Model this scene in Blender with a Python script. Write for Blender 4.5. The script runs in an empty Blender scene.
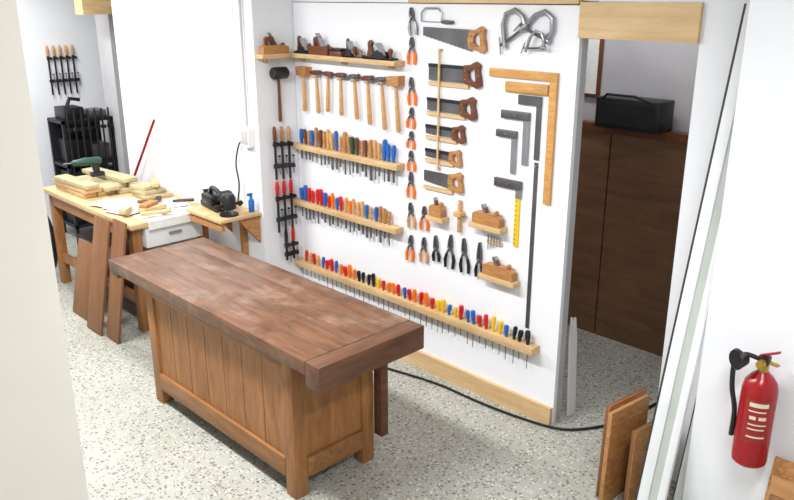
import bpy, math, random
from mathutils import Matrix, Vector
random.seed(7)
scene = bpy.context.scene
scene.view_settings.view_transform = 'Standard'
pi = math.pi

# ------------------------------------------------------------ materials
def lin(c):
    r = []
    for v in c[:3]:
        v /= 255.0
        r.append(v / 12.92 if v <= .04045 else ((v + .055) / 1.055) ** 2.4)
    return (r[0], r[1], r[2], 1)

def newmat(name):
    m = bpy.data.materials.new(name); m.use_nodes = True
    nt = m.node_tree
    return m, nt, nt.nodes['Principled BSDF']

def plain(name, c, rough=.5, metal=0, var=.06, scale=25, bump=0.0):
    m, nt, b = newmat(name)
    tc = nt.nodes.new('ShaderNodeTexCoord')
    n = nt.nodes.new('ShaderNodeTexNoise'); n.inputs['Scale'].default_value = scale
    n.inputs['Detail'].default_value = 4
    r = nt.nodes.new('ShaderNodeValToRGB')
    l = lin(c)
    r.color_ramp.elements[0].position = .3; r.color_ramp.elements[1].position = .7
    r.color_ramp.elements[0].color = tuple(v * (1 - var) for v in l[:3]) + (1,)
    r.color_ramp.elements[1].color = tuple(min(1, v * (1 + var)) for v in l[:3]) + (1,)
    nt.links.new(tc.outputs['Object'], n.inputs['Vector'])
    nt.links.new(n.outputs['Fac'], r.inputs['Fac'])
    nt.links.new(r.outputs['Color'], b.inputs['Base Color'])
    b.inputs['Roughness'].default_value = rough
    b.inputs['Metallic'].default_value = metal
    if bump:
        bp = nt.nodes.new('ShaderNodeBump'); bp.inputs['Strength'].default_value = bump
        bp.inputs['Distance'].default_value = .01
        nt.links.new(n.outputs['Fac'], bp.inputs['Height']); nt.links.new(bp.outputs['Normal'], b.inputs['Normal'])
    return m

def wood(name, c1, c2, stretch=(1, 12, 12), rough=.55, scale=2.2, stain=None, stain_amt=.5, dark=None):
    m, nt, b = newmat(name)
    tc = nt.nodes.new('ShaderNodeTexCoord')
    mp = nt.nodes.new('ShaderNodeMapping'); mp.inputs['Scale'].default_value = stretch
    n = nt.nodes.new('ShaderNodeTexNoise'); n.inputs['Scale'].default_value = scale
    n.inputs['Detail'].default_value = 8; n.inputs['Roughness'].default_value = .65
    n.inputs['Distortion'].default_value = .6
    r = nt.nodes.new('ShaderNodeValToRGB')
    r.color_ramp.elements[0].position = .32; r.color_ramp.elements[1].position = .68
    r.color_ramp.elements[0].color = lin(c1); r.color_ramp.elements[1].color = lin(c2)
    L = nt.links.new
    L(tc.outputs['Object'], mp.inputs['Vector']); L(mp.outputs['Vector'], n.inputs['Vector'])
    L(n.outputs['Fac'], r.inputs['Fac'])
    out = r.outputs['Color']
    for k, (col, p0, p1, sc, amt, seed) in enumerate(
            ([(stain, .5, .72, 3.0, stain_amt, 0)] if stain else []) + ([(dark, .52, .70, 4.5, .7, 7.3)] if dark else [])):
        mp2 = nt.nodes.new('ShaderNodeMapping'); mp2.inputs['Location'].default_value = (seed, seed, 0)
        L(tc.outputs['Object'], mp2.inputs['Vector'])
        n2 = nt.nodes.new('ShaderNodeTexNoise'); n2.inputs['Scale'].default_value = sc
        n2.inputs['Detail'].default_value = 10; n2.inputs['Roughness'].default_value = .75
        L(mp2.outputs['Vector'], n2.inputs['Vector'])
        r2 = nt.nodes.new('ShaderNodeValToRGB')
        r2.color_ramp.elements[0].position = p0; r2.color_ramp.elements[1].position = p1
        r2.color_ramp.elements[0].color = (0, 0, 0, 1)
        r2.color_ramp.elements[1].color = (amt,) * 3 + (1,)
        L(n2.outputs['Fac'], r2.inputs['Fac'])
        mx = nt.nodes.new('ShaderNodeMixRGB'); mx.inputs['Color2'].default_value = lin(col)
        L(r2.outputs['Color'], mx.inputs['Fac']); L(out, mx.inputs['Color1'])
        out = mx.outputs['Color']
    L(out, b.inputs['Base Color'])
    b.inputs['Roughness'].default_value = rough
    bp = nt.nodes.new('ShaderNodeBump'); bp.inputs['Strength'].default_value = .15
    bp.inputs['Distance'].default_value = .005
    L(n.outputs['Fac'], bp.inputs['Height']); L(bp.outputs['Normal'], b.inputs['Normal'])
    return m

def terrazzo():
    m, nt, b = newmat('terrazzo')
    L = nt.links.new
    tc = nt.nodes.new('ShaderNodeTexCoord')
    base = nt.nodes.new('ShaderNodeTexNoise'); base.inputs['Scale'].default_value = 1.3; base.inputs['Detail'].default_value = 6
    br = nt.nodes.new('ShaderNodeValToRGB')
    br.color_ramp.elements[0].position = .3; br.color_ramp.elements[1].position = .7
    br.color_ramp.elements[0].color = lin((163, 163, 152)); br.color_ramp.elements[1].color = lin((182, 182, 172))
    L(tc.outputs['Object'], base.inputs['Vector']); L(base.outputs['Fac'], br.inputs['Fac'])
    prev = br.outputs['Color']
    for sc, th, col, cut in ((38, .34, (104, 100, 88), .6), (62, .36, (80, 78, 70), .6), (48, .32, (222, 221, 212), .5)):
        mp = nt.nodes.new('ShaderNodeMapping'); mp.inputs['Location'].default_value = (sc * .37, sc * .11, 0)
        L(tc.outputs['Object'], mp.inputs['Vector'])
        v = nt.nodes.new('ShaderNodeTexVoronoi'); v.inputs['Scale'].default_value = sc
        L(mp.outputs['Vector'], v.inputs['Vector'])
        lt = nt.nodes.new('ShaderNodeMath'); lt.operation = 'LESS_THAN'; lt.inputs[1].default_value = th
        L(v.outputs['Distance'], lt.inputs[0])
        sp = nt.nodes.new('ShaderNodeSeparateColor'); L(v.outputs['Color'], sp.inputs['Color'])
        g = nt.nodes.new('ShaderNodeMath'); g.operation = 'GREATER_THAN'; g.inputs[1].default_value = cut
        L(sp.outputs['Red'], g.inputs[0])
        mu = nt.nodes.new('ShaderNodeMath'); mu.operation = 'MULTIPLY'
        L(lt.outputs[0], mu.inputs[0]); L(g.outputs[0], mu.inputs[1])
        mu2 = nt.nodes.new('ShaderNodeMath'); mu2.operation = 'MULTIPLY'; mu2.inputs[1].default_value = .75
        L(mu.outputs[0], mu2.inputs[0])
        mx = nt.nodes.new('ShaderNodeMixRGB'); mx.inputs['Color2'].default_value = lin(col)
        L(mu2.outputs[0], mx.inputs['Fac']); L(prev, mx.inputs['Color1']); prev = mx.outputs['Color']
    L(prev, b.inputs['Base Color']); b.inputs['Roughness'].default_value = .45
    return m

WHITE = plain('wall_paint', (236, 238, 242), .8, var=.025, scale=3, bump=.1)
CREAM = plain('cream_paint', (228, 222, 211), .8, var=.05, scale=2, bump=.1)
PANELW = plain('panel_white', (243, 245, 250), .6, var=.015, scale=2)
GREYW = plain('grey_paint', (190, 188, 190), .8, var=.08, scale=3)
CEIL = plain('ceiling_paint', (225, 225, 222), .9)
FLOOR = terrazzo()
PINE = wood('pine', (192, 156, 106), (224, 194, 146), (2, 14, 14))
PINEY = wood('pine_y', (200, 166, 118), (224, 194, 148), (12, 1.2, 12))
PALE = wood('pale_wood', (170, 156, 118), (206, 194, 154), (3, 12, 12))
OAK = wood('oak_tool', (150, 98, 52), (205, 150, 92), (6, 30, 30))
TAN = wood('tan_tool', (196, 138, 70), (224, 170, 100), (6, 30, 30))
BEECH = wood('beech', (186, 132, 82), (224, 178, 124), (6, 40, 40), rough=.4)
DARKW = wood('dark_tool_wood', (82, 44, 26), (128, 74, 42), (6, 30, 30), rough=.35)
BTOP = wood('bench_top', (88, 57, 39), (132, 93, 68), (9, 1.2, 9), rough=.34, scale=3, stain=(180, 157, 136), stain_amt=.6, dark=(62, 39, 28))
BEND = wood('bench_end', (82, 51, 34), (114, 76, 52), (1.5, 9, 9), rough=.45, scale=3)
BBODY = wood('bench_body', (130, 84, 44), (172, 118, 68), (7, 7, 1.2), rough=.5, scale=3)
BBODYH = wood('bench_body_h', (122, 80, 42), (162, 112, 66), (8, 1.0, 8), rough=.5, scale=3)
PLY = wood('brown_ply', (112, 74, 46), (146, 98, 62), (3, 3, 1), rough=.6, scale=2)
DOORP = wood('dark_ply', (106, 76, 52), (134, 98, 70), (1, 1, 6), rough=.6, scale=2)
LPLY = wood('light_ply', (158, 110, 64), (188, 140, 88), (2, 2, 10), rough=.6)
BLACK = plain('black_plastic', (24, 24, 26), .4)
IRON = plain('dark_iron', (44, 44, 48), .45, .5)
STEEL = plain('steel', (160, 162, 166), .35, .8)
BLADE = plain('blade_steel', (104, 102, 104), .4, .6, var=.25, scale=8)
RED = plain('red_plastic', (204, 30, 30), .35)
ERED = plain('extinguisher_red', (156, 18, 24), .25)
BLUE = plain('blue_plastic', (30, 100, 184), .35)
ORANGE = plain('orange_plastic', (240, 120, 16), .4)
YEL = plain('yellow_plastic', (236, 196, 30), .4)
GREEN = plain('green_plastic', (36, 70, 60), .4)
BRASS = plain('brass', (190, 150, 70), .35, .8)
PAPER = plain('paper', (240, 240, 236), .8)
CREAMP = plain('label_cream', (226, 214, 190), .5)
WPLANK = plain('white_plank', (232, 234, 236), .6, var=.05, scale=4)
GPLANK = plain('grey_plank', (184, 190, 184), .6, var=.08, scale=4)
GAP = plain('dark_edge', (52, 48, 48), .6)

# ------------------------------------------------------------ mesh builder
class MB:
    def __init__(s):
        s.v = []; s.f = []; s.m = []; s.mats = []
    def mi(s, mat):
        if mat not in s.mats: s.mats.append(mat)
        return s.mats.index(mat)
    def add(s, vs, fs, mat, M=None):
        o = len(s.v); k = s.mi(mat)
        for v in vs:
            v = Vector(v)
            if M is not None: v = M @ v
            s.v.append(tuple(v))
        for f in fs:
            s.f.append(tuple(i + o for i in f)); s.m.append(k)
    def box(s, lo, hi, mat, M=None, bev=0.0):
        x0, y0, z0 = lo; x1, y1, z1 = hi
        if bev <= 0:
            vs = [(x0,y0,z0),(x1,y0,z0),(x1,y1,z0),(x0,y1,z0),(x0,y0,z1),(x1,y0,z1),(x1,y1,z1),(x0,y1,z1)]
            fs = [(0,3,2,1),(4,5,6,7),(0,1,5,4),(1,2,6,5),(2,3,7,6),(3,0,4,7)]
            s.add(vs, fs, mat, M); return
        import bmesh
        bm = bmesh.new()
        bmesh.ops.create_cube(bm, size=1)
        for v in bm.verts:
            v.co = Vector(((x0+x1)/2 + v.co.x*(x1-x0), (y0+y1)/2 + v.co.y*(y1-y0), (z0+z1)/2 + v.co.z*(z1-z0)))
        bmesh.ops.bevel(bm, geom=bm.edges[:], offset=bev, segments=2, profile=.5, affect='EDGES')
        bm.verts.index_update()
        s.add([v.co[:] for v in bm.verts], [[v.index for v in f.verts] for f in bm.faces], mat, M)
        bm.free()
    def tube(s, pts, rad, mat, n=8, M=None, cap=True):
        pts = [Vector(p) for p in pts]
        if not isinstance(rad, (list, tuple)): rad = [rad] * len(pts)
        vs = []; fs = []
        up = None
        for i, p in enumerate(pts):
            a = pts[max(i-1, 0)]; b = pts[min(i+1, len(pts)-1)]
            d = (b - a)
            d = d.normalized() if d.length > 1e-9 else Vector((0, 0, 1))
            if up is None:
                up = Vector((0, 0, 1)) if abs(d.z) < .9 else Vector((1, 0, 0))
            u = (up - d * up.dot(d))
            u = u.normalized() if u.length > 1e-6 else d.orthogonal().normalized()
            w = d.cross(u); up = u
            for k in range(n):
                t = 2 * pi * k / n
                vs.append(tuple(p + (u * math.cos(t) + w * math.sin(t)) * rad[i]))
        for i in range(len(pts) - 1):
            for k in range(n):
                a = i*n + k; b = i*n + (k+1) % n
                fs.append((a, b, b+n, a+n))
        if cap:
            fs.append(tuple(range(n-1, -1, -1))); fs.append(tuple(range((len(pts)-1)*n, len(pts)*n)))
        s.add(vs, fs, mat, M)
    def poly(s, pts, z0, z1, mat, M=None):
        n = len(pts)
        ar = sum(pts[i][0]*pts[(i+1)%n][1] - pts[(i+1)%n][0]*pts[i][1] for i in range(n))
        if ar < 0: pts = pts[::-1]
        vs = [(x, y, z0) for x, y in pts] + [(x, y, z1) for x, y in pts]
        fs = [tuple(range(n-1, -1, -1)), tuple(range(n, 2*n))]
        for i in range(n):
            j = (i+1) % n; fs.append((i, j, j+n, i+n))
        s.add(vs, fs, mat, M)
    def ring(s, outer, inner, z0, z1, mat, M=None):
        n = len(outer)
        vs = [(x,y,z0) for x,y in outer] + [(x,y,z0) for x,y in inner] + [(x,y,z1) for x,y in outer] + [(x,y,z1) for x,y in inner]
        fs = []
        for i in range(n):
            j = (i+1) % n
            fs += [(i, i+n, j+n, j), (i+2*n, j+2*n, j+3*n, i+3*n), (i, j, j+2*n, i+2*n), (i+n, i+3*n, j+3*n, j+n)]
        s.add(vs, fs, mat, M)
    def finish(s, name, M=None, parent=None):
        me = bpy.data.meshes.new(name)
        me.from_pydata(s.v, [], s.f)
        for mt in s.mats: me.materials.append(mt)
        me.polygons.foreach_set('material_index', s.m)
        me.update()
        me.shade_smooth(); me.set_sharp_from_angle(angle=math.radians(38))
        ob = bpy.data.objects.new(name, me)
        scene.collection.objects.link(ob)
        if M is not None: ob.matrix_world = M
        if parent: ob.parent = parent
        return ob

def T(x, y, z=0): return Matrix.Translation((x, y, z))
def RZ(a): return Matrix.Rotation(math.radians(a), 4, 'Z')
def RX(a): return Matrix.Rotation(math.radians(a), 4, 'X')
def RY(a): return Matrix.Rotation(math.radians(a), 4, 'Y')
PXW = 3.449
def BM(Y, z, rot=0, o=0.0):
    """frame on the tool panel: x = along panel (towards -Y), y = up, z = out of panel"""
    R = Matrix(((0, 0, -1, PXW - o), (-1, 0, 0, Y), (0, 1, 0, z), (0, 0, 0, 1)))
    return R @ RZ(rot)
def PM(X, z, Yp=4.569, rot=0, o=0.0):
    """frame on a face looking towards -Y"""
    R = Matrix(((1, 0, 0, X), (0, 0, -1, Yp - o), (0, 1, 0, z), (0, 0, 0, 1)))
    return R @ RZ(rot)

def slab(name, lo, hi, mat, bev=0):
    b = MB()
    c = [(lo[i]+hi[i])/2 for i in range(3)]
    b.box([lo[i]-c[i] for i in range(3)], [hi[i]-c[i] for i in range(3)], mat, bev=bev)
    return b.finish(name, T(*c))

def smooth(P, k=8):
    out = []
    P = [Vector(p) for p in P]
    for i in range(len(P) - 1):
        a, p, q, d_ = P[max(i-1, 0)], P[i], P[i+1], P[min(i+2, len(P)-1)]
        for j in range(k):
            t_ = j / k
            out.append(.5*((2*p) + (-a+q)*t_ + (2*a-5*p+4*q-d_)*t_*t_ + (-a+3*p-3*q+d_)*t_**3))
    out.append(P[-1]); return out

# ------------------------------------------------------------ room shell
slab('floor', (-1.6, -1.6, -.1), (5.2, 8.8, 0), FLOOR)
slab('ceiling', (-1.6, -1.6, 2.9), (5.2, 8.8, 3.0), CEIL)
slab('wall_behind', (-1.6, -1.7, 0), (5.2, -1.6, 2.9), WHITE)
slab('wall_left', (-1.7, -1.7, 0), (-1.6, 8.8, 2.9), WHITE)
slab('wall_far', (-1.6, 8.5, 0), (5.2, 8.6, 2.9), WHITE)
slab('wall_partition', (-1.6, 1.2, 0), (.42, 1.35, 2.9), CREAM)
slab('wall_pillar', (3.11, 4.57, 0), (3.60, 4.80, 2.9), WHITE)
slab('wall_back', (3.105, 4.8, 0), (3.30, 6.65, 2.9), WHITE)
slab('wall_above_panel', (3.455, 2.22, 2.36), (3.60, 4.57, 2.9), WHITE)
slab('wall_behind_panel', (3.485, 2.25, 0), (3.58, 4.57, 2.36), GREYW)
slab('wall_header', (3.455, 1.6, 2.375), (3.60, 2.22, 2.9), WHITE)
slab('wall_pillar_right', (3.45, 1.24, 0), (3.80, 1.60, 2.9), WHITE)
slab('wall_right', (3.05, -1.6, 0), (3.40, 1.24, 2.9), WHITE)
slab('wall_backroom', (4.85, .5, 0), (4.95, 8.5, 2.9), GREYW)
slab('wall_backroom_side', (3.80, 1.0, 0), (4.85, 1.1, 2.9), GREYW)
slab('wall_backroom_end', (3.60, 4.45, 0), (4.85, 4.57, 2.9), GREYW)
slab('wall_column', (3.50, 7.6, 0), (3.82, 7.9, 2.9), GREYW)
slab('trim_lintel', (3.425, 1.60, 2.20), (3.50, 2.215, 2.37), PINEY)
slab('trim_panel_top', (3.42, 2.22, 2.36), (3.452, 3.40, 2.45), PINEY)
slab('baseboard_panel', (3.425, 2.225, 0.0), (3.4495, 4.5, .115), PINEY)
slab('ceiling_beam', (3.18, 7.42, 2.23), (4.2, 7.59, 2.44), PINE)
slab('door_frame', (3.56, 1.60, 0), (3.66, 1.635, 2.2), DARKW)
b = MB(); b.tube([(0, 0, 0), (0, 0, 2.9)], .03, IRON, 12); b.tube([(.09, .03, 0), (.09, .03, 2.9)], .018, GREYW, 12)
b.finish('drain_pipe', T(3.36, 6.78, 0))

slab('tool_panel', (3.45, 2.22, 0.0), (3.48, 4.565, 2.355), PANELW)
b = MB()
b.box((0, -1.6, 0), (.03, .0, 1.54), DOORP)
b.box((0, .012, 0), (.03, 1.4, 1.54), DOORP)
b.box((-.02, -1.6, 1.5), (.06, 1.4, 1.56), DARKW)
b.finish('plywood_partition', T(4.76, 2.75, 0))

# ------------------------------------------------------------ camera
cam = bpy.data.cameras.new('camera'); co = bpy.data.objects.new('camera', cam)
scene.collection.objects.link(co)
cam.sensor_width = 36; cam.lens = 36 * 774 / 794; cam.clip_start = .05
co.location = (0, 0, 2.4)
co.rotation_euler = (math.radians(90 - 18.2), 0, math.radians(-44.4))
scene.camera = co

# ------------------------------------------------------------ lights
def lamp(x, y, power, sx=1.25, sy=.22, rot=0, col=(.985, .99, 1.0)):
    b = MB()
    b.box((-.65, -.12, 0), (.65, .12, .05), WPLANK)
    b.box((-.62, -.10, -.012), (.62, -.06, 0), PAPER); b.box((-.62, .06, -.012), (.62, .10, 0), PAPER)
    ob = b.finish('unseen_fluorescent_lamp', T(x, y, 2.85) @ RZ(rot))
    l = bpy.data.lights.new('unseen_tube_light', 'AREA'); l.shape = 'RECTANGLE'; l.size = sx; l.size_y = sy
    l.energy = power; l.color = col
    lo = bpy.data.objects.new('unseen_tube_light', l); scene.collection.objects.link(lo)
    lo.parent = ob; lo.location = (0, 0, -.03)
lamp(1.4, 2.9, 82, rot=90)
lamp(1.3, 5.2, 86, rot=90)
lamp(2.4, 7.2, 46, rot=90)
lamp(1.4, .3, 48)  # added lamp out of view, lights the near face of the partition
lamp(4.3, 2.6, 14, rot=90)  # added unseen fill lamp, brightens the back room beyond the doorway
w = bpy.data.worlds.new('world'); scene.world = w; w.use_nodes = True
w.node_tree.nodes['Background'].inputs[0].default_value = (.9, .95, 1, 1)
w.node_tree.nodes['Background'].inputs[1].default_value = .3

# ------------------------------------------------------------ workbench
b = MB()
for i in range(4):
    y0 = 1.89 + i*.1675
    b.box((y0 - 2.2, -1.03 + (.10), -.07), (y0 + .1668 - 2.2, 1.03, 0), BTOP, bev=.0015)
b.box((-.31, -1.03, -.125), (.36, -.931, 0), BEND, bev=.005)
b.box((-.31, .93, -.10), (.36, 1.03, -.071), BTOP, bev=.004)
for x0 in (-.26, .19):
    for y0 in (-.75, .60):
        b.box((x0, y0, -.85), (x0 + .08, y0 + .08, -.07), BBODY, bev=.004)
b.box((-.245, -.73, -.75), (-.22, .66, -.07), BBODY)
b.box((.22, -.73, -.75), (.245, .66, -.07), BBODY)
b.box((-.24, -.735, -.75), (.25, -.71, -.07), BBODY)
b.box((-.24, .63, -.75), (.25, .655, -.07), BBODY)
b.box((-.262, -.67, -.75), (-.24, .60, -.64), BBODYH, bev=.003)
b.box((-.262, -.67, -.14), (-.24, .60, -.07), BBODYH, bev=.003)
b.box((-.18, -.755, -.75), (.19, -.73, -.64), BBODYH, bev=.003)
b.box((.24, -.67, -.75), (.262, .60, -.64), BBODYH)
for k in range(1, 7):
    b.box((-.2462, -.67 + k*.181 - .001, -.64), (-.2445, -.67 + k*.181 + .001, -.14), BEND)
b.box((.28, -.80, -.70), (.33, -.74, -.071), BEND, bev=.003)
b.finish('carpenter_workbench', T(2.2, 3.45, .85))

# ------------------------------------------------------------ shelves on panel
def shelf(Y1, Y0, ztop, th=.04, dep=.075, mat=PINE, name='tool_shelf'):
    b = MB(); L = Y1 - Y0
    b.box((0, -th, 0), (L, 0, dep), mat, bev=.002)
    n = max(2, int(L / .5))
    for i in range(n):
        x = .08 + (L - .18) * i / (n - 1)
        b.box((x, -th - .025, 0), (x + .018, -th, .03), mat)
    return b.finish(name, BM(Y1, ztop))
b = MB()
b.box((0, -.03, 0), (1.11, 0, .095), PINE, bev=.002)
for x in (.1, .55, 1.0): b.box((x, -.055, 0), (x + .02, -.03, .04), PINE)
b.finish('tool_shelf', BM(4.56, 2.02))
b = MB()
b.box((0, -.03, 0), (.238, 0, .095), PINE, bev=.002)
b.box((.06, -.055, 0), (.08, -.03, .04), PINE)
b.finish('corner_shelf', PM(3.112, 2.02))
shelf(4.53, 3.45, 1.38, .04)
shelf(4.565, 3.46, .955, .04)
shelf(4.565, 2.34, .475, .045)

# ------------------------------------------------------------ chisels / screwdrivers
def handleset(name, Ya, Yb, n, ztop, hl, cols, blade, rad=.014, dep=.04, flat=True):
    b = MB()
    for i in range(n):
        x = (Ya - Yb) * i / (n - 1) + random.uniform(-.006, .006)
        l = hl * random.uniform(.8, 1.15); r = rad * random.uniform(.85, 1.15)
        c = random.choice(cols[min(len(cols)-1, int(i*len(cols)/n))])
        tl = random.uniform(-.008, .008)
        b.tube([(x, .0, dep), (x, .006, dep), (x, .02, dep), (x+tl*.5, l*.5, dep), (x+tl, l*.85, dep), (x+tl, l*.97, dep), (x+tl, l, dep)],
               [r*.55, r*.7, r*.75, r, r*1.05, r*.85, r*.4], c, 8)
        bl = blade * random.uniform(.75, 1.15)
        if flat:
            w = r * random.uniform(.3, .8)
            b.box((x - w, -bl, dep - .0015), (x + w, 0, dep + .0015), BLADE)
        else:
            b.tube([(x, -bl, dep), (x, 0, dep)], [.0026, .0034], BLADE, 6)
    return b.finish(name, BM(Ya, ztop + .001))
handleset('chisel_set', 4.47, 3.51, 23, 1.38, .125,
          [[BLUE, DARKW, OAK], [OAK, DARKW, OAK], [OAK, BEECH, BLUE], [GREEN, OAK, BEECH], [OAK, BEECH, DARKW], [OAK, BEECH], [BLUE, BLUE]], .14, rad=.0155)
handleset('file_set', 4.49, 3.55, 22, .955, .105,
          [[RED, BLUE], [RED, RED, BLUE], [BLUE, RED, ORANGE], [RED, ORANGE, BEECH], [BEECH, OAK, BLUE], [OAK, OAK]], .13, rad=.0145)
handleset('screwdriver_set', 4.47, 2.40, 42, .475, .088,
          [[RED, RED, BEECH], [BLUE, RED, RED], [ORANGE, RED, RED], [YEL, RED, BLACK], [RED, ORANGE, YEL], [RED, BLUE, RED], [RED, ORANGE, RED], [RED, BLUE, YEL], [RED, BLUE], [YEL, BLUE, RED], [BLACK]],
          .14, rad=.0145, flat=False)

# ------------------------------------------------------------ hammers
def hammer(Y, kind, length=.27, ztop=1.915, rot=0, hw=.12):
    b = MB()
    hm = BEECH
    b.tube([(0, -length, .03), (0, -length+.01, .03), (0, -length*.6, .03), (0, -.05, .03), (0, .015, .03)],
           [.009, .016, .0145, .011, .010], hm, 8)
    if kind == 'mallet':
        b.poly([(-hw/2, -.03), (hw/2, -.03), (hw/2 + .005, .03), (-hw/2 - .005, .03)], .0, .06, OAK)
    elif kind == 'claw':
        b.tube([(hw*.45, 0, .03), (hw*.40, 0, .03), (hw*.25, 0, .03), (0, 0, .03)], [.017, .018, .013, .017], BLADE, 10)
        b.poly([(0, -.015), (0, .017), (-.03, .016), (-hw*.6, -.012), (-hw*.62, -.026), (-.03, -.008)], .018, .042, BLADE)
    else:
        b.poly([(-hw*.55, -.004), (-.02, -.016), (.02, -.016), (hw*.35, -.014), (hw*.36, .014), (.02, .016), (-.02, .016), (-hw*.55, .004)], .018, .042, DARKW)
        b.tube([(hw*.3, 0, .03), (hw*.42, 0, .03)], .017, BLADE, 10)
    b.tube([(-.014, -.03, 0), (-.014, -.03, .05)], .003, STEEL, 6); b.tube([(.014, -.03, 0), (.014, -.03, .05)], .003, STEEL, 6)
    return b.finish('mallet' if kind == 'mallet' else 'hammer', BM(Y, ztop, rot))
for Y, k, ln, r, hw in ((4.43, 'mallet', .28, 0, .10), (4.29, 'peen', .28, 3, .11), (4.16, 'peen', .26, -3, .10), (4.03, 'peen', .27, 0, .11),
                    (3.895, 'claw', .28, 5, .11), (3.765, 'peen', .30, 4, .12), (3.635, 'claw', .32, 6, .12), (3.505, 'mallet', .32, 5, .10)):
    hammer(Y, k, ln, 1.895, r, hw)
b = MB()
b.tube([(0, -.34, .03), (0, -.33, .03), (0, -.15, .03), (0, .02, .03)], [.01, .014, .011, .011], DARKW, 8)
b.tube([(-.06, 0, .045), (-.052, 0, .045), (.052, 0, .045), (.06, 0, .045)], [.036, .042, .042, .036], BLACK, 18)
b.finish('rubber_mallet', PM(3.28, 1.885))

# ------------------------------------------------------------ planes on top shelf
def benchplane(name, M, L=.22, wood_=True, body=None):
    body = body or (BEECH if wood_ else IRON); b = MB(); w = .03
    if wood_:
        b.poly([(-L/2, 0), (L/2, 0), (L/2, .045), (L/2-.03, .055), (-L/2+.02, .055), (-L/2, .045)], -w, w, body)
        b.poly([(.0, .02), (.03, .02), (-.02, .115), (-.04, .11)], -.02, .02, DARKW)
        b.poly([(.012, .05), (.018, .05), (-.035, .14), (-.042, .137)], -.018, .018, STEEL)
    else:
        P = [(-L/2, 0), (L/2, 0), (L/2, .01), (L*.3, .012), (L*.18, .045), (-.02, .05), (-L*.2, .02), (-L/2, .01)]
        b.poly(P, -w, -w+.004, body); b.poly(P, w-.004, w, body)
        b.box((-L/2, 0, -w), (L/2, .006, w), body)
        b.poly([(L*.12, .02), (L*.15, .02), (-.01, .10), (-.02, .095)], -.022, .022, STEEL)
        b.poly([(-.01, .01), (L*.1, .02), (.0, .06), (-.02, .05)], -.02, .02, body)
    b.poly([(-L*.42, .0+.006), (-L*.22, .006), (-L*.2, .04), (-L*.27, .075), (-L*.22, .10), (-L*.3, .115), (-L*.37, .10), (-L*.36, .06)], -.011, .011, DARKW)
    b.tube([(L*.36, .006, 0), (L*.36, .025, 0), (L*.36, .05, 0), (L*.36, .065, 0), (L*.36, .07, 0)], [.012, .009, .017, .015, .005], DARKW, 12)
    return b.finish(name, M)
benchplane('hand_plane', BM(4.39, 2.021, 0, .05), .16, False)
benchplane('wooden_hand_plane', BM(4.20, 2.021, 0, .05), .20, True, DARKW)
benchplane('hand_plane', BM(3.895, 2.021, 0, .05), .10, False)
benchplane('hand_plane', BM(3.625, 2.021, 0, .05), .27, False)
benchplane('wooden_hand_plane', PM(3.24, 2.021, 4.569, 0, .05), .21, True, OAK)
b = MB()
b.box((-.06, 0, -.03), (.06, .03, .03), DARKW, bev=.004); b.box((-.05, .031, -.03), (.05, .05, .02), IRON, bev=.003)
b.finish('sharpening_stone', BM(4.025, 2.021, 0, .05))
b = MB()
b.box((-.03, 0, -.02), (.03, .018, .02), BLADE, bev=.002); b.tube([(.0, .018, 0), (0, .045, 0), (0, .05, 0)], [.008, .014, .006], OAK, 10)
b.finish('scraper', BM(3.80, 2.021, 0, .05))

# ------------------------------------------------------------ pliers
def pliers(M, L=.18, col=ORANGE, jaw=.3, spread=.028, name='pliers'):
    b = MB(); H = L * (1 - jaw)
    for sg, zz in ((1, .012), (-1, .018)):
        pts = [(-sg*.004, .012, zz), (sg*.006, -.008, zz), (sg*spread*.7, -H*.3, zz), (sg*spread, -H*.6, zz), (sg*spread*.85, -H, zz)]
        b.tube(pts[:3], [.008, .0075, .007], BLADE, 8)
        b.tube(pts[2:], [.0085, .011, .009], col, 8)
        b.poly([(0, -.008), (sg*.015, 0), (sg*.013, L*jaw*.5), (sg*.004, L*jaw), (0, L*jaw)], zz-.007, zz+.007, BLADE)
    b.tube([(0, 0, 0), (0, 0, .03)], .008, STEEL, 10)
    b.tube([(0, -.02, 0), (0, -.02, .03)], .003, STEEL, 6)
    return b.finish(name, M)
for i, (zz, c, L, r) in enumerate(((2.28, STEEL, .16, 8), (2.11, ORANGE, .16, 0), (1.87, ORANGE, .17, 4), (1.70, ORANGE, .13, -5), (1.56, ORANGE, .11, -5), (1.43, ORANGE, .13, 3),
                    (1.28, ORANGE, .17, 0), (1.08, BEECH, .17, 5), (.86, ORANGE, .18, -4))):
    pliers(BM(3.38, zz, r), L, c, .33, .026)
pliers(BM(3.26, 1.08), .16, ORANGE, .35)
pliers(BM(3.26, .87), .17, BEECH, .35)
pliers(BM(3.155, .88, 3), .17, BLACK, .5, .022)
pliers(BM(3.035, .91, -3), .22, IRON, .4, .032, 'pincers')
pliers(BM(2.92, .91, 4), .22, IRON, .4, .03, 'pincers')
pliers(BM(2.80, .89, 0), .22, BLACK, .5, .022, 'tin_snips')

b = MB()
for i in range(5):
    b.tube([(i*.022, -.07 + .01*i, .012), (i*.022, 0, .012), (i*.022, .02, .012)], [.003, .004, .006], STEEL, 8)
b.box((-.01, -.03, .0), (.1, -.012, .012), PINE)
b.finish('drill_bit_set', BM(2.74, 1.04))

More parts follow.
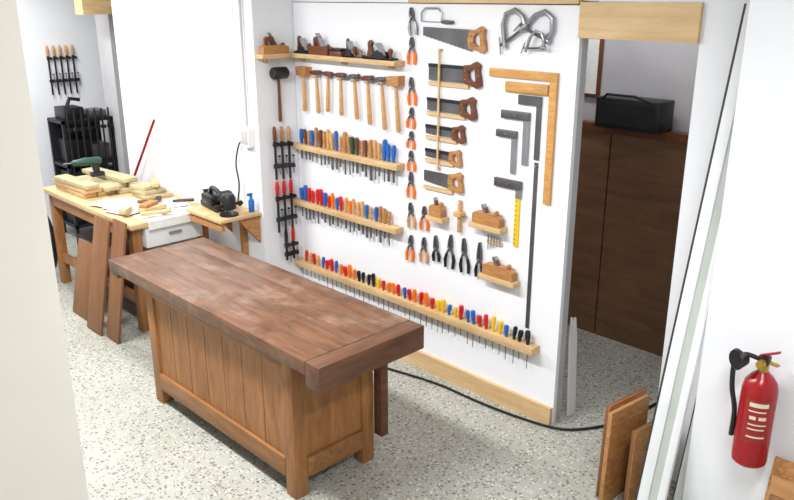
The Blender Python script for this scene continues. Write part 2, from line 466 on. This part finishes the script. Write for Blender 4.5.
# ------------------------------------------------------------ saws
def sawhandle(b, x, y, sc, mat, th=.022):
    O = [(-.01, .045), (.03, .05), (.06, .065), (.085, .05), (.08, .02), (.09, -.01), (.095, -.045), (.07, -.06), (.045, -.05), (.02, -.045), (-.01, -.04), (-.02, 0)]
    I = [(.018, .02), (.03, .028), (.045, .035), (.055, .03), (.056, .015), (.06, -.005), (.062, -.022), (.052, -.03), (.04, -.028), (.028, -.022), (.02, -.015), (.016, 0)]
    b.ring([(x + px*sc, y + py*sc) for px, py in O][::-1], [(x + px*sc, y + py*sc) for px, py in I][::-1], .004, .004 + th, mat)
    for q in ((0, .02), (.0, -.02)):
        b.tube([(x + q[0]*sc, y + q[1]*sc, 0), (x + q[0]*sc, y + q[1]*sc, .03)], .005, BRASS, 8)
def handsaw(Y, z, L, h0, h1, mat, rot=0, blade=BLADE, sc=1.1, back=False, name='handsaw', cleat=True):
    b = MB()
    N = 24; bot = []
    for i in range(N + 1):
        t_ = i / N
        x = L * (1 - t_); hh = h1 + (h0 - h1) * t_
        bot.append((x, h1/2 - hh + (.003 if i % 2 else 0)))
    b.poly([(0, h1/2), (L, h1/2)] + bot, .009, .0115, blade)
    if back:
        b.box((0, h1/2 - .012, .006), (L, h1/2 + .008, .016), IRON)
    sawhandle(b, L, h1/2 - h1*.45, sc, mat)
    if cleat:
        b.box((L*.0, -h1/2 - .028, 0), (L*1.05, -h1/2 - .006, .016), PINE)
    return b.finish(name, BM(Y, z, rot))
handsaw(3.29, 2.165, .38, .05, .12, OAK, -1, sc=1.15, cleat=False)
handsaw(3.24, 1.965, .30, .09, .09, DARKW, 0, back=True, sc=1.2, name='tenon_saw')
handsaw(3.25, 1.775, .29, .07, .07, DARKW, 0, back=True, sc=1.1, name='tenon_saw')
handsaw(3.26, 1.62, .24, .05, .055, DARKW, 0, back=True, sc=.9, name='dovetail_saw')
handsaw(3.26, 1.475, .22, .045, .05, OAK, 0, back=True, sc=.85, name='dovetail_saw')
handsaw(3.27, 1.325, .23, .07, .09, OAK, 0, sc=1.05)
b = MB()
b.box((-.006, 0, .018), (.006, .72, .028), PINE)
b.box((-.006, 0, 0), (.006, .018, .018), PINE); b.box((-.006, .705, 0), (.006, .72, .018), PINE)
b.finish('saw_batten', BM(3.145, 1.385))
b = MB()
b.tube([(0, 0, .015), (0, .05, .015), (.03, .075, .015), (.13, .075, .015), (.16, .05, .015), (.16, 0, .015)], .005, STEEL, 8)
b.tube([(0, 0, .015), (.16, 0, .015)], .002, STEEL, 6)
b.tube([(.16, 0, .015), (.19, 0, .015), (.25, 0, .015)], [.008, .013, .009], BLADE, 8)
b.finish('coping_saw', BM(3.30, 2.255, 0))

# ------------------------------------------------------------ C clamps (top right)
def cclamp(M, s=1.0, mat=STEEL):
    b = MB()
    b.tube([(0, 0, .02), (.02*s, .10*s, .02), (.05*s, .14*s, .02), (.10*s, .14*s, .02), (.13*s, .10*s, .02), (.135*s, .06*s, .02)], .011*s, mat, 8)
    b.tube([(-.02*s, .02*s, .02), (.06*s, .035*s, .02), (.135*s, .055*s, .02)], .007*s, BLADE, 8)
    b.tube([(.12*s, .05*s, .02), (.15*s, .058*s, .02)], .015*s, mat, 10)
    b.tube([(-.03*s, -.02*s, .02), (-.015*s, .055*s, .02)], .004*s, mat, 6)
    return b.finish('c_clamp', M)
cclamp(BM(2.67, 2.13, 20), 1.2)
cclamp(BM(2.57, 2.22, -35), 1.2)
cclamp(BM(2.52, 2.12, -10, .02), .8, STEEL)

# ------------------------------------------------------------ squares & rulers
def square(name, Y, z, sl, bl, stock, blade, sw=.045, bw=.045):
    b = MB()
    b.box((-sl, -sw, .0), (0, 0, .02), stock, bev=.002)
    b.box((-bw, -bl, .008), (0, -sw, .0115), blade)
    b.tube([(-sl*.5, -sw*.5, 0), (-sl*.5, -sw*.5, .024)], .005, BRASS, 8)
    return b.finish(name, BM(Y, z))
b = MB()
b.box((-.45, -.045, 0), (0, 0, .018), TAN, bev=.002)
b.box((-.045, -.70, .001), (0, -.045, .018), TAN, bev=.002)
b.finish('wooden_framing_square', BM(2.325, 2.02))
b = MB()
b.box((-.28, -.05, 0), (0, 0, .018), TAN, bev=.002)
b.box((-.28, -.056, .004), (0, -.05, .014), BRASS)
b.finish('wooden_straightedge', BM(2.38, 1.955))
b = MB()
b.box((-.15, -.05, 0), (0, 0, .014), BLADE); b.box((-.03, -.34, .002), (0, -.05, .010), BLADE)
b.finish('steel_square', BM(2.42, 1.89))
square('try_square', 2.49, 1.80, .19, .29, BLADE, STEEL, .045, .04)
square('try_square', 2.57, 1.69, .14, .24, BLADE, STEEL, .04, .035)
square('try_square', 2.52, 1.415, .19, .10, BLADE, STEEL, .05, .04)
b = MB()
b.box((-.016, 0, 0), (.016, .34, .008), YEL)
for i in range(12): b.box((-.016, .015 + i*.028, .008), (0, .018 + i*.028, .0085), BLACK)
b.finish('folding_rule', BM(2.545, 1.03))
b = MB(); b.box((-.013, 0, 0), (.013, .98, .003), BLADE); b.tube([(0, .96, 0), (0, .96, .012)], .006, BRASS, 8)
b.finish('steel_ruler', BM(2.435, .555))

# ------------------------------------------------------------ small planes on panel
def smallshelf_plane(Y, z, L, mat):
    b = MB()
    b.box((-.02, -.03, 0), (L + .02, 0, .07), PINE, bev=.002)
    b.poly([(0, .001), (L, .001), (L, .05), (L*.8, .07), (L*.1, .07), (0, .055)], .012, .06, mat)
    b.poly([(L*.45, .03), (L*.55, .03), (L*.36, .12), (L*.28, .115)], .02, .05, STEEL)
    b.poly([(L*.52, .03), (L*.6, .03), (L*.42, .10), (L*.36, .10)], .022, .048, DARKW)
    b.tube([(L*.82, .065, .036), (L*.82, .085, .036), (L*.82, .095, .036)], [.01, .016, .006], mat, 10)
    b.finish('block_plane', BM(Y, z))
smallshelf_plane(2.83, 1.13, .20, OAK)
smallshelf_plane(2.74, .83, .22, OAK)
smallshelf_plane(3.18, 1.10, .10, OAK)
b = MB()
b.box((-.03, .04, 0), (.03, .07, .05), BEECH, bev=.004)
b.box((-.01, -.06, .01), (.01, .14, .03), BEECH, bev=.002)
b.tube([(.03, .055, .025), (.045, .055, .025)], .01, OAK, 10)
b.finish('marking_gauge', BM(2.96, 1.09))

# ------------------------------------------------------------ bar clamps
def barclamp(M, L=.36, hand=RED, name='bar_clamp'):
    b = MB()
    b.box((-.008, -L, .03), (.008, -.02, .038), IRON)
    b.poly([(-.01, -.02), (.04, -.035), (.045, -.055), (-.012, -.06)], .024, .044, IRON)
    yy = -L * .62
    b.poly([(-.014, yy), (.038, yy), (.046, yy - .03), (-.014, yy - .03)], .024, .044, IRON)
    b.tube([(.035, yy - .08, .034), (.035, yy + .05, .034)], .005, STEEL, 8)
    b.tube([(.035, yy + .05, .034), (.035, yy + .06, .034)], .010, IRON, 10)
    b.tube([(0, -.02, .034), (0, -.01, .034), (0, .05, .034), (0, .085, .034)], [.008, .014, .015, .010], hand, 10)
    b.tube([(0, -.045, 0), (0, -.045, .034)], .004, STEEL, 6)
    return b.finish(name, M)
for i in range(3):
    barclamp(PM(3.22 + i*.062, 1.43 - .005*i), .30, (DARKW, OAK, BEECH, OAK)[i])
for i in range(3):
    barclamp(PM(3.22 + i*.062, 1.03), .30, RED)
barclamp(PM(3.28, .66), .16, BLACK)
barclamp(PM(3.345, .66), .16, RED)
for i in range(5):
    barclamp(PM(3.20 + i*.065, 1.82, 8.499), .42, BEECH)

# electrical box, cables
b = MB()
b.box((-.055, -.07, 0), (.055, .07, .05), PAPER, bev=.006)
b.box((-.04, -.05, .05), (.04, .05, .056), GREYW, bev=.002)
b.tube([(0, .07, .02), (0, 1.4, .02)], .009, GREYW, 8)
b.finish('electrical_box', BM(4.68, 1.44, 0, .3392))
b = MB()
b.tube(smooth([(3.09, 4.74, 1.42), (3.085, 4.80, 1.36), (3.08, 4.84, 1.22), (3.07, 4.80, 1.08), (3.05, 4.80, .95)]), .006, BLACK, 8)
b.finish('wall_cable')

# broom
b = MB()
b.tube([(3.06, 6.0, 1.42), (3.04, 6.5, .80), (2.98, 7.0, .15)], .011, ERED, 8)
b.box((-.1, -.02, -.14), (.1, .02, 0), DARKW, T(2.98, 7.02, .15))
b.finish('broom')

# floor cable
b = MB()
b.tube(smooth([(3.0, 4.3, .010), (3.15, 3.8, .010), (3.27, 3.33, .010), (3.33, 3.02, .010), (3.34, 2.69, .010), (3.37, 2.4, .010), (3.44, 2.15, .010), (3.62, 2.01, .010), (3.81, 1.95, .010), (4.2, 1.9, .010)]), .008, BLACK, 8)
b.finish('floor_cable')

# ------------------------------------------------------------ left work table
b = MB()
b.box((0, 0, -.04), (.68, 1.62, 0), PINE, bev=.004)
for x0 in (.03, .58):
    for y0 in (.05, 1.5):
        b.box((x0, y0, -.85), (x0 + .07, y0 + .07, -.04), BBODY, bev=.003)
b.box((.03, .1, -.14), (.055, 1.52, -.04), BBODY)
b.box((.12, .02, -.20), (.58, .5, -.041), WPLANK, bev=.004)
b.box((.30, .005, -.13), (.40, .02, -.11), STEEL)
b.box((.05, .1, -.65), (.08, 1.52, -.57), BBODY)
b.box((.08, .08, -.66), (.6, 1.52, -.64), DARKW)
b.box((.12, .3, -.639), (.5, .9, -.35), DARKW, bev=.004); b.box((.15, 1.0, -.639), (.45, 1.4, -.4), GAP, bev=.004)
b.finish('side_table', T(2.33, 5.08, .85))
def leanboard(name, pts_bottom, h, th, w, mat, lean, yaw=0):
    b = MB()
    b.box((0, 0, 0), (th, w, h), mat, bev=.002)
    return b.finish(name, T(*pts_bottom) @ RZ(yaw) @ RY(lean))
leanboard('plywood_sheet', (2.13, 5.06, .004), .89, .018, .19, PLY, 10)
leanboard('plywood_sheet', (2.10, 5.28, .004), .87, .018, .24, PLY, 11)
leanboard('plywood_sheet', (2.15, 5.60, .004), .60, .018, .30, PLY, 12)
# loose stack of offcut boards, irregular lengths and angles
b = MB()
random.seed(11)
for lay in range(3):
    x = 0.0
    while x < .42:
        wd = random.uniform(.07, .16)
        if lay == 2 and random.random() < .35: x += wd; continue
        l = random.uniform(.42, .68); y = random.uniform(.0, .10)
        b.box((0, 0, 0), (wd, l, .036), random.choice([PALE, PALE, PALE, PINE]), T(x, y, .040*lay) @ RZ(random.uniform(-2, 2) if lay < 2 else random.uniform(-9, 9)), bev=.004)
        x += wd + .008
b.finish('board_stack', T(2.42, 5.97, .852))
b = MB()
for i in range(3): b.box((0, 0, 0), (.24 - .04*i, .26 - .04*i, .03), PALE, T(.015*i, .02*i, .032*i) @ RZ(9*i - 4), bev=.004)
b.box((0, 0, 0), (.05, .22, .03), PINE, T(.07, -.01, .097) @ RZ(-25), bev=.003)
b.finish('wood_block_stack', T(2.74, 5.66, .852))
b = MB()
random.seed(3)
for i in range(16):
    y = random.uniform(.03, .56)
    x = random.uniform(.02, .12) if y > .25 else random.uniform(.05, .34)
    a = random.uniform(-22, 22)
    b.box((0, -.0, 0), (.21, .26, .0012), PAPER, T(x, y, .0014*i) @ RZ(a))
b.box((.10, -.045, -.06), (.55, -.043, .002), PAPER); b.box((.10, -.045, .0), (.55, .2, .0012), PAPER)
b.finish('paper_sheets', T(2.36, 5.11, .852))
b = MB()
b.box((0, 0, 0), (.20, .09, .03), PINE, RZ(10), bev=.003); b.box((0, 0, 0), (.16, .07, .025), OAK, T(.02, .01, .031) @ RZ(30), bev=.003)
b.box((0, 0, 0), (.22, .05, .02), PINE, T(-.06, -.06, .0) @ RZ(-14), bev=.003)
b.box((0, 0, 0), (.10, .06, .04), PALE, T(-.12, .06, .0) @ RZ(35), bev=.003)
b.finish('wood_offcuts', T(2.52, 5.22, .877))
b = MB()
b.box((0, 0, 0), (.14, .04, .03), IRON, RZ(50), bev=.004); b.tube([(0, .03, .02), (-.12, .1, .02)], .014, DARKW, 8)
b.tube([(.10, -.04, .014), (.24, -.12, .014)], .012, BLACK, 8)
b.finish('chisel', T(2.72, 5.40, .877))
b = MB()
b.tube([(-.09, 0, .13), (-.07, 0, .13), (.05, 0, .13), (.09, 0, .13), (.13, 0, .13), (.15, 0, .13)], [.02, .032, .034, .026, .022, .01], GREEN, 12)
b.tube([(.13, 0, .13), (.21, 0, .13)], .004, STEEL, 8)
b.poly([(-.06, .11), (0, .11), (-.02, .03), (-.07, .03)], -.016, .016, BLACK, RX(90))
b.box((-.10, -.03, 0), (.01, .03, .035), BLACK, bev=.005)
b.finish('cordless_drill', T(2.60, 6.28, .970) @ RZ(170))
# metal tool rack further back
b = MB()
for x in (0, .5):
    for y in (0, .35): b.box((x, y, 0), (x + .03, y + .03, 1.22), IRON)
for zz in (.12, .75, 1.19): b.box((0, 0, zz), (.53, .38, zz + .03), IRON)
b.box((.02, .33, .15), (.51, .35, 1.19), IRON)
b.box((.03, .04, .15), (.50, .3, .70), IRON, bev=.005)
b.box((.05, .06, .78), (.28, .3, 1.02), BLACK, bev=.01); b.box((.3, .06, .78), (.48, .3, .95), BLADE, bev=.01)
for i in range(7):
    b.tube([(.05 + i*.07, -.015, .55), (.05 + i*.07, -.015, 1.32)], .010, BLACK, 8)
    b.box((.03 + i*.07, -.05, 1.12), (.07 + i*.07, .0, 1.15), IRON)
b.box((.05, .05, 1.22), (.25, .3, 1.34), BLACK, bev=.01); b.box((.3, .05, 1.22), (.48, .3, 1.29), BLADE, bev=.005)
b.tube([(.1, .1, 1.34), (.16, .15, 1.42), (.26, .15, 1.40)], .02, IRON, 8)
b.finish('metal_tool_rack', T(2.98, 7.75, 0))
b = MB()
seg = [(0, .27*math.cos(a*pi/16), .27*math.sin(a*pi/16)) for a in range(33)]
b.tube(seg, .045, BLACK, 10, cap=False)
b.tube([(-.03, 0, 0), (.03, 0, 0)], .19, IRON, 24); b.tube([(-.05, 0, 0), (.05, 0, 0)], .04, STEEL, 12)
b.finish('cart_wheel', T(2.36, 7.0, .316))

# ------------------------------------------------------------ corner bench with power tools
b = MB()
b.box((0, 0, -.025), (.345, .47, 0), PINE, bev=.003)
b.box((.02, .02, -.09), (.045, .45, -.025), OAK)
for yy in (.04, .42):
    b.poly([(.345, -.025), (.16, -.025), (.345, -.24)], -.015, .015, OAK, T(0, yy, 0) @ RX(90))
b.box((.305, .20, -.90), (.345, .24, -.025), OAK)
b.finish('corner_bench', T(2.7595, 4.585, .90))
def beltsander(M, s=1.0):
    b = MB()
    b.box((-.15*s, -.045*s, .0), (.15*s, .045*s, .05*s), IRON, bev=.015*s)
    b.box((-.10*s, -.055*s, .04*s), (.09*s, .06*s, .12*s), BLACK, bev=.018*s)
    b.tube([(-.02*s, -.05*s, .09*s), (-.02*s, -.13*s, .09*s), (-.02*s, -.15*s, .09*s)], [.042*s, .042*s, .03*s], BLACK, 16)
    b.tube(smooth([(-.10*s, 0, .08*s), (-.16*s, 0, .12*s), (-.10*s, 0, .16*s), (0, 0, .165*s), (.03*s, 0, .11*s)], 4), .018*s, BLACK, 10)
    b.tube([(.10*s, 0, .06*s), (.12*s, 0, .10*s), (.125*s, 0, .13*s)], [.014*s, .016*s, .024*s], BLACK, 10)
    b.finish('belt_sander', M)
beltsander(T(2.91, 4.92, .901) @ RZ(82), .95)
def router(M, s=1.0):
    b = MB()
    b.tube([(0, 0, 0), (0, 0, .012)], .08*s, IRON, 24)
    for a in (0, 180): b.tube([(.05*s*math.cos(math.radians(a)), .05*s*math.sin(math.radians(a)), .01), (.05*s*math.cos(math.radians(a)), .05*s*math.sin(math.radians(a)), .12*s)], .008*s, STEEL, 8)
    b.tube([(0, 0, .05*s), (0, 0, .06*s), (0, 0, .15*s), (0, 0, .18*s), (0, 0, .19*s)], [.045*s, .065*s, .065*s, .05*s, .02*s], BLACK, 16)
    for sg in (-1, 1):
        b.tube([(0, sg*.05*s, .09*s), (0, sg*.09*s, .09*s), (0, sg*.11*s, .08*s), (0, sg*.135*s, .09*s)], [.014*s, .014*s, .024*s, .018*s], BLACK, 10)
    b.finish('router_tool', M)
router(T(2.89, 4.675, .901) @ RZ(90), .85)
b = MB()
b.tube([(0, 0, 0), (0, 0, .01), (0, 0, .08), (0, 0, .10), (0, 0, .12)], [.02, .022, .022, .01, .01], BLUE, 14)
b.box((-.03, -.008, .12), (.012, .008, .14), BLUE, bev=.003)
b.finish('spray_bottle', T(3.06, 4.64, .901))

# ------------------------------------------------------------ right side
b = MB()
ang = math.degrees(math.atan2(.52, 2.36))
b.box((0, .0, 0), (.024, .035, 2.42), WPLANK, bev=.002)
b.box((.006, .035, .08), (.016, .075, 2.34), GPLANK)
b.box((0, .075, 0), (.024, .125, 2.42), WPLANK, bev=.002)
b.box((0, .035, 0), (.024, .075, .08), WPLANK); b.box((0, .035, 2.34), (.024, .075, 2.42), WPLANK)
b.box((-.0005, .125, 0), (.024, .134, 2.42), GAP)
b.finish('white_framed_panel', T(2.89, 1.275, .005) @ RY(ang))
b = MB(); b.box((0, 0, 0), (.016, .065, 1.12), GPLANK, bev=.002)
b.box((-.0005, .065, 0), (.016, .070, 1.12), GAP)
b.finish('grey_board', T(3.135, 1.262, .005) @ RY(13))
b = MB(); b.box((0, 0, 0), (.018, .12, .50), GPLANK, bev=.002)
b.finish('painted_offcut', T(3.30, 1.26, .005) @ RY(10))
for i, (x, y, hh, mt) in enumerate(((2.97, 1.60, .50, LPLY), (3.04, 1.655, .49, PLY), (3.03, 1.50, .42, PLY))):
    b = MB()
    b.box((0, 0, 0), (.37, .018, hh), mt, bev=.001)
    b.box((0, -.003, 0), (.37, .0, hh), OAK)
    b.finish('plywood_panel', T(x, y, .003) @ RX(-2) @ RY(6))
b = MB(); b.poly([(0, 0), (.07, 0), (.065, .5), (.05, .62), (.03, .55), (.015, .63), (.0, .5)], 0, .015, WPLANK)
b.finish('broken_board', Matrix(((1, 0, 0, 3.60), (0, 0, -1, 2.22), (0, 1, 0, 0.002), (0, 0, 0, 1))) @ RX(-3))
b = MB()
b.box((0, 0, 0), (.20, .46, .20), BLACK, bev=.01)
b.box((-.004, .03, .03), (0, .43, .17), IRON)
b.tube([(-.01, .05, .19), (-.05, .15, .23), (-.05, .35, .23), (-.01, .41, .19)], .008, BLACK, 8)
b.finish('black_tool_case', T(4.60, 2.34, 1.561))
b = MB(); b.box((0, 0, 0), (.02, .26, .42), DARKW, bev=.003); b.box((-.003, .025, .025), (0, .235, .395), PAPER)
b.finish('picture_frame', T(4.828, 2.92, 1.72))
for i in range(3):
    b = MB()
    b.box((0, 0, 0), (.02, .42 - .05*i, .64 - .05*i), (OAK, LPLY, PLY)[i], bev=.002)
    b.finish('wooden_board', T(2.84 - .05*i, .45 + .03*i, .005) @ RY(14))
# fire extinguisher
b = MB()
r = .068
b.tube([(0, 0, .0), (0, 0, .01), (0, 0, .03), (0, 0, .33), (0, 0, .365), (0, 0, .39), (0, 0, .405), (0, 0, .41)], [.056, .066, r, r, .060, .042, .025, .022], ERED, 32)
b.tube([(0, 0, .405), (0, 0, .445)], [.02, .02], BRASS, 16)
b.box((-.02, -.02, .44), (.02, .02, .475), BLACK, bev=.004)
H = RZ(-10)
b.box((-.010, -.065, 0), (.010, .02, .009), ERED, T(0, 0, .476) @ H @ RX(-28), bev=.003)
b.box((-.009, -.06, .450), (.009, .0, .459), BRASS, H, bev=.002)
b.tube(smooth([(0, .015, .455), (-.02, .07, .465), (-.03, .10, .42), (-.035, .095, .32), (-.03, .074, .22), (-.02, .076, .1)]), .010, BLACK, 8)
b.tube([(-.02, .06, .445), (-.055, .085, .450), (-.062, .089, .450)], [.02, .044, .038], BLACK, 18)
b.tube([(-.045, -.0, .45), (-.02, 0, .45)], [.017, .017], BRASS, 14)
vs = []; fs = []
K = 12
for j, zz in enumerate((.12, .31)):
    for i in range(K + 1):
        a = math.radians(160 + 100 * i / K); vs.append((math.cos(a)*(r+.0008), math.sin(a)*(r+.0008), zz))
for i in range(K): fs.append((i, i+1, i+K+2, i+K+1))
b.add(vs, fs, plain('label_red', (150, 34, 34), .4))
vs = []; fs = []
rows = [(.28, .298, 175, 235), (.258, .264, 175, 230), (.225, .24, 180, 200), (.225, .24, 208, 232), (.20, .206, 178, 235), (.18, .186, 178, 230), (.145, .152, 178, 235)]
for z0, z1, a0, a1 in rows:
    o = len(vs)
    for zz in (z0, z1):
        for i in range(7):
            a = math.radians(a0 + (a1-a0)*i/6); vs.append((math.cos(a)*(r+.0015), math.sin(a)*(r+.0015), zz))
    for i in range(6): fs.append((o+i, o+i+1, o+i+8, o+i+7))
b.add(vs, fs, CREAMP)
b.box((.06, -.03, .27), (.0965, .03, .33), STEEL)
b.finish('fire_extinguisher', T(2.953, .955, .585))
